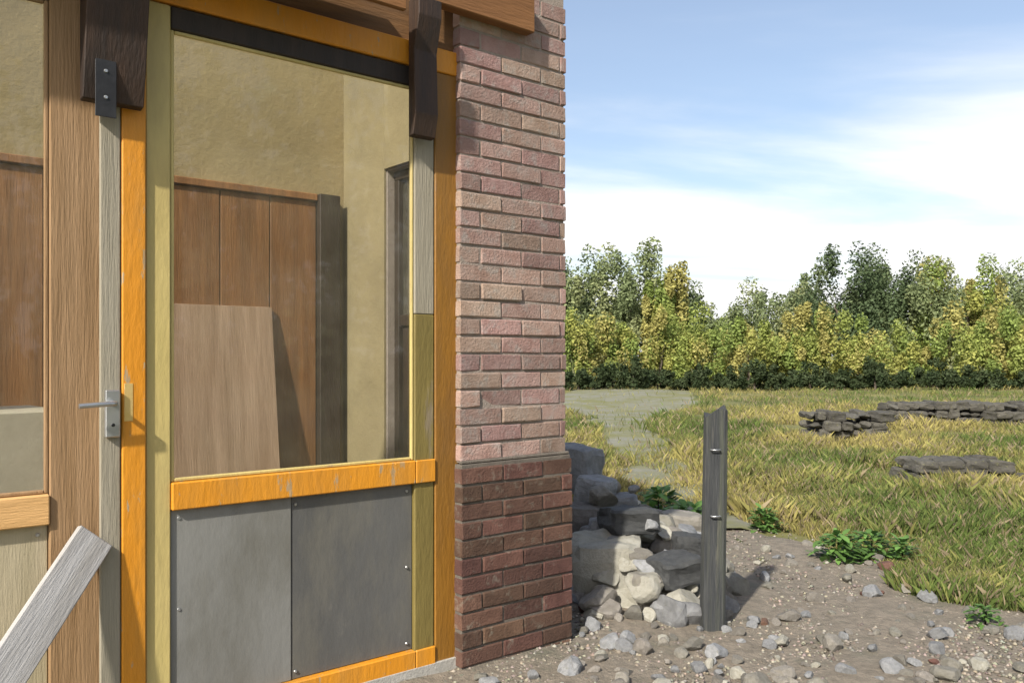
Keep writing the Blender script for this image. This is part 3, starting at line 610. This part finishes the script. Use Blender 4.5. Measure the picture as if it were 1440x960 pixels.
def plant(name, kind, x, d, ytop, wpx, cols, n, leaf_, label, cat, group, seed, base=.28):
    X = (x - CX) / F * d; z0 = hgt(X, d); H = EYE + (HZ - ytop) / F * d - z0; rx = wpx / F * d / 2
    t_ = empty(name, (X, d, z0)); tagged(t_, label, cat, group)
    rz = H * (1 - base) / 1.75
    link('crown', crown_mesh(seed, n, rx, rx * .9, rz, leaf_, cols, clumps=max(30, int(rx * 16))), 'leaf', t_, (0, 0, H - rz * 1.0))
    link('trunk', trunk_mesh(H * .55, .02 * H + .03, seed), 'bark', t_)
    return t_
sd_ = 1
TR = [(640, 44, 330, 190, GG), (560, 46, 350, 170, GG), (480, 47, 345, 170, GG), (720, 45, 335, 160, DG), (838, 42, 348, 110, GG), (890, 41, 338, 100, GG), (800, 44, 372, 120, DG), (935, 40, 372, 70, YG), (960, 47, 400, 90, DG),
      (1010, 48, 428, 90, GG), (1075, 46, 395, 110, GG), (1130, 50, 385, 90, GG), (1180, 44, 346, 100, DG), (1240, 45, 352, 110, DG), (1300, 43, 368, 110, GG), (1360, 42, 360, 110, YG), (1420, 45, 372, 120, GG), (1500, 43, 352, 140, GG)]
for i, (x, d, yt, wp, cols) in enumerate(TR):
    lab = {id(GG): 'grey-green leafy tree rising above the shrubs behind the meadow', id(DG): 'dark green tree standing among the paler trees behind the meadow', id(YG): 'yellow-green autumn tree rising above the shrubs behind the meadow'}[id(cols)]
    lab = ('tall ' if yt < 350 else 'mid-height ' if yt < 380 else 'low ') + ('broad ' if wp >= 120 else 'slender ' if wp < 100 else '') + lab
    plant('tree', 'tree', x, d, yt, wp * 1.35, cols, 15000, .095, lab, 'tree', 'trees beyond the meadow', i + 1, .12)
for i in range(19):
    x = 470 + i * 57 + random.uniform(-14, 14); d = random.uniform(34, 37); yt = random.uniform(420, 452)
    cols = random.choice([YG, YG, YG, [(.27, .33, .09), (.33, .36, .10)]])
    wp_ = random.uniform(85, 120); plant('shrub', 'shrub', x, d, yt, wp_, cols, 9000, .07, ('tall ' if yt < 435 else 'mid-height ' if yt < 446 else 'low ') + ('broad ' if wp_ > 103 else 'narrow ') + ('golden' if cols is YG else 'fresh green') + ' shrub in the row in front of the trees', 'shrub', 'shrubs in front of the trees', i + 60, .05)
for i in range(26):
    x = 470 + i * 42 + random.uniform(-12, 12); d = random.uniform(32, 33.4); yt = random.uniform(500, 522)
    plant('bush', 'bush', x, d, yt, random.uniform(50, 75), BG, 3000, .06, 'low dark green bush at the foot of the shrubs', 'bush', 'dark bushes along the meadow edge', i + 120, .02)

for i, (x, y, h_, r_) in enumerate([(9.5, -1.0, 6.5, 2.4), (11.5, -4.5, 7.2, 2.7), (10.5, -8.0, 6.8, 2.5), (8.0, -10.5, 7.0, 2.6), (12.5, 1.5, 6.2, 2.3)]):  # out-of-view trees added to block bright cloud reflections in the panes
    t_ = empty('tree', (x, y, hgt(x, y))); tagged(t_, 'unseen broad leafy tree added to darken reflections in the glazed door', 'tree', 'unseen trees added to darken reflections')
    link('crown', crown_mesh(300 + i, 5200, r_, r_, h_ * .56, .13, GG, clumps=60), 'leaf', t_, (0, 0, h_ * .46)); link('trunk', trunk_mesh(h_ * .7, .16, 300 + i), 'bark', t_)

# ---------------------------------------------------------------- weeds
mat('weed_leaf', (.8, .8, .8), (1, 1, 1), 6, .6, 0, attr='tint', trans=.3, spec=.3)
def weed(x, y, d, h_, n, label):
    p = ground_at(x, y) if d is None else Vector(((x - CX) / F * d, d, 0)); r = np.random.default_rng(int(x)); V = []; Fc = []; T = []
    for i in range(n * 3):
        a = r.uniform(0, 6.28); L = h_ * r.uniform(.18, .42); wd = L * .22; el = r.uniform(-.1, .9); dx, dy = math.cos(a), math.sin(a); z0 = h_ * r.uniform(.02, .75) ** 1.2; rr_ = h_ * .55 * math.sqrt(r.random()) * (1.1 - z0 / h_); ox, oy = rr_ * math.cos(a + r.normal(0, .6)), rr_ * math.sin(a + r.normal(0, .6))
        pts = [(0, .2), (.35, 1), (.7, .8), (1, .08)]; b0 = len(V); c_ = np.array([.13, .245, .06]) * r.uniform(.55, 1.4)
        for (q, ww) in pts:
            R_ = L * q * math.cos(el) * .9; Z_ = z0 + L * q * math.sin(el) - .3 * L * q * q
            V += [(ox + dx * R_ - dy * wd * ww, oy + dy * R_ + dx * wd * ww, Z_), (ox + dx * R_ + dy * wd * ww, oy + dy * R_ - dx * wd * ww, Z_)]; T += [c_, c_]
        for k in range(3): Fc.append((b0 + 2 * k, b0 + 2 * k + 1, b0 + 2 * k + 3, b0 + 2 * k + 2))
    e_ = empty('weed_plant', (p.x, p.y, .0)); tagged(e_, label, 'weed', 'green weeds in the yard')
    link('foliage', raw('foliage', V, Fc, np.array(T)), 'weed_leaf', e_); tube('stem', 'weed_leaf', e_, [(0, 0, -.02), (.005, 0, h_ * .5)], .005)
weed(1178, 790, None, .26, 70, 'bright green leafy weed at the edge of the gravel yard')
weed(1225, 786, None, .24, 60, 'bright green leafy weed between the gravel and the grass')
weed(1268, 790, None, .20, 50, 'small green weed where the gravel meets the meadow')
weed(968, 760, None, .34, 70, 'green leafy weed growing behind the rubble heap')
weed(925, 735, None, .36, 70, 'dark leafy weed growing among the rubble stones')
weed(1075, 745, None, .22, 50, 'low green weed beside the dark post')
weed(1385, 880, None, .14, 40, 'small green weed on the open gravel')
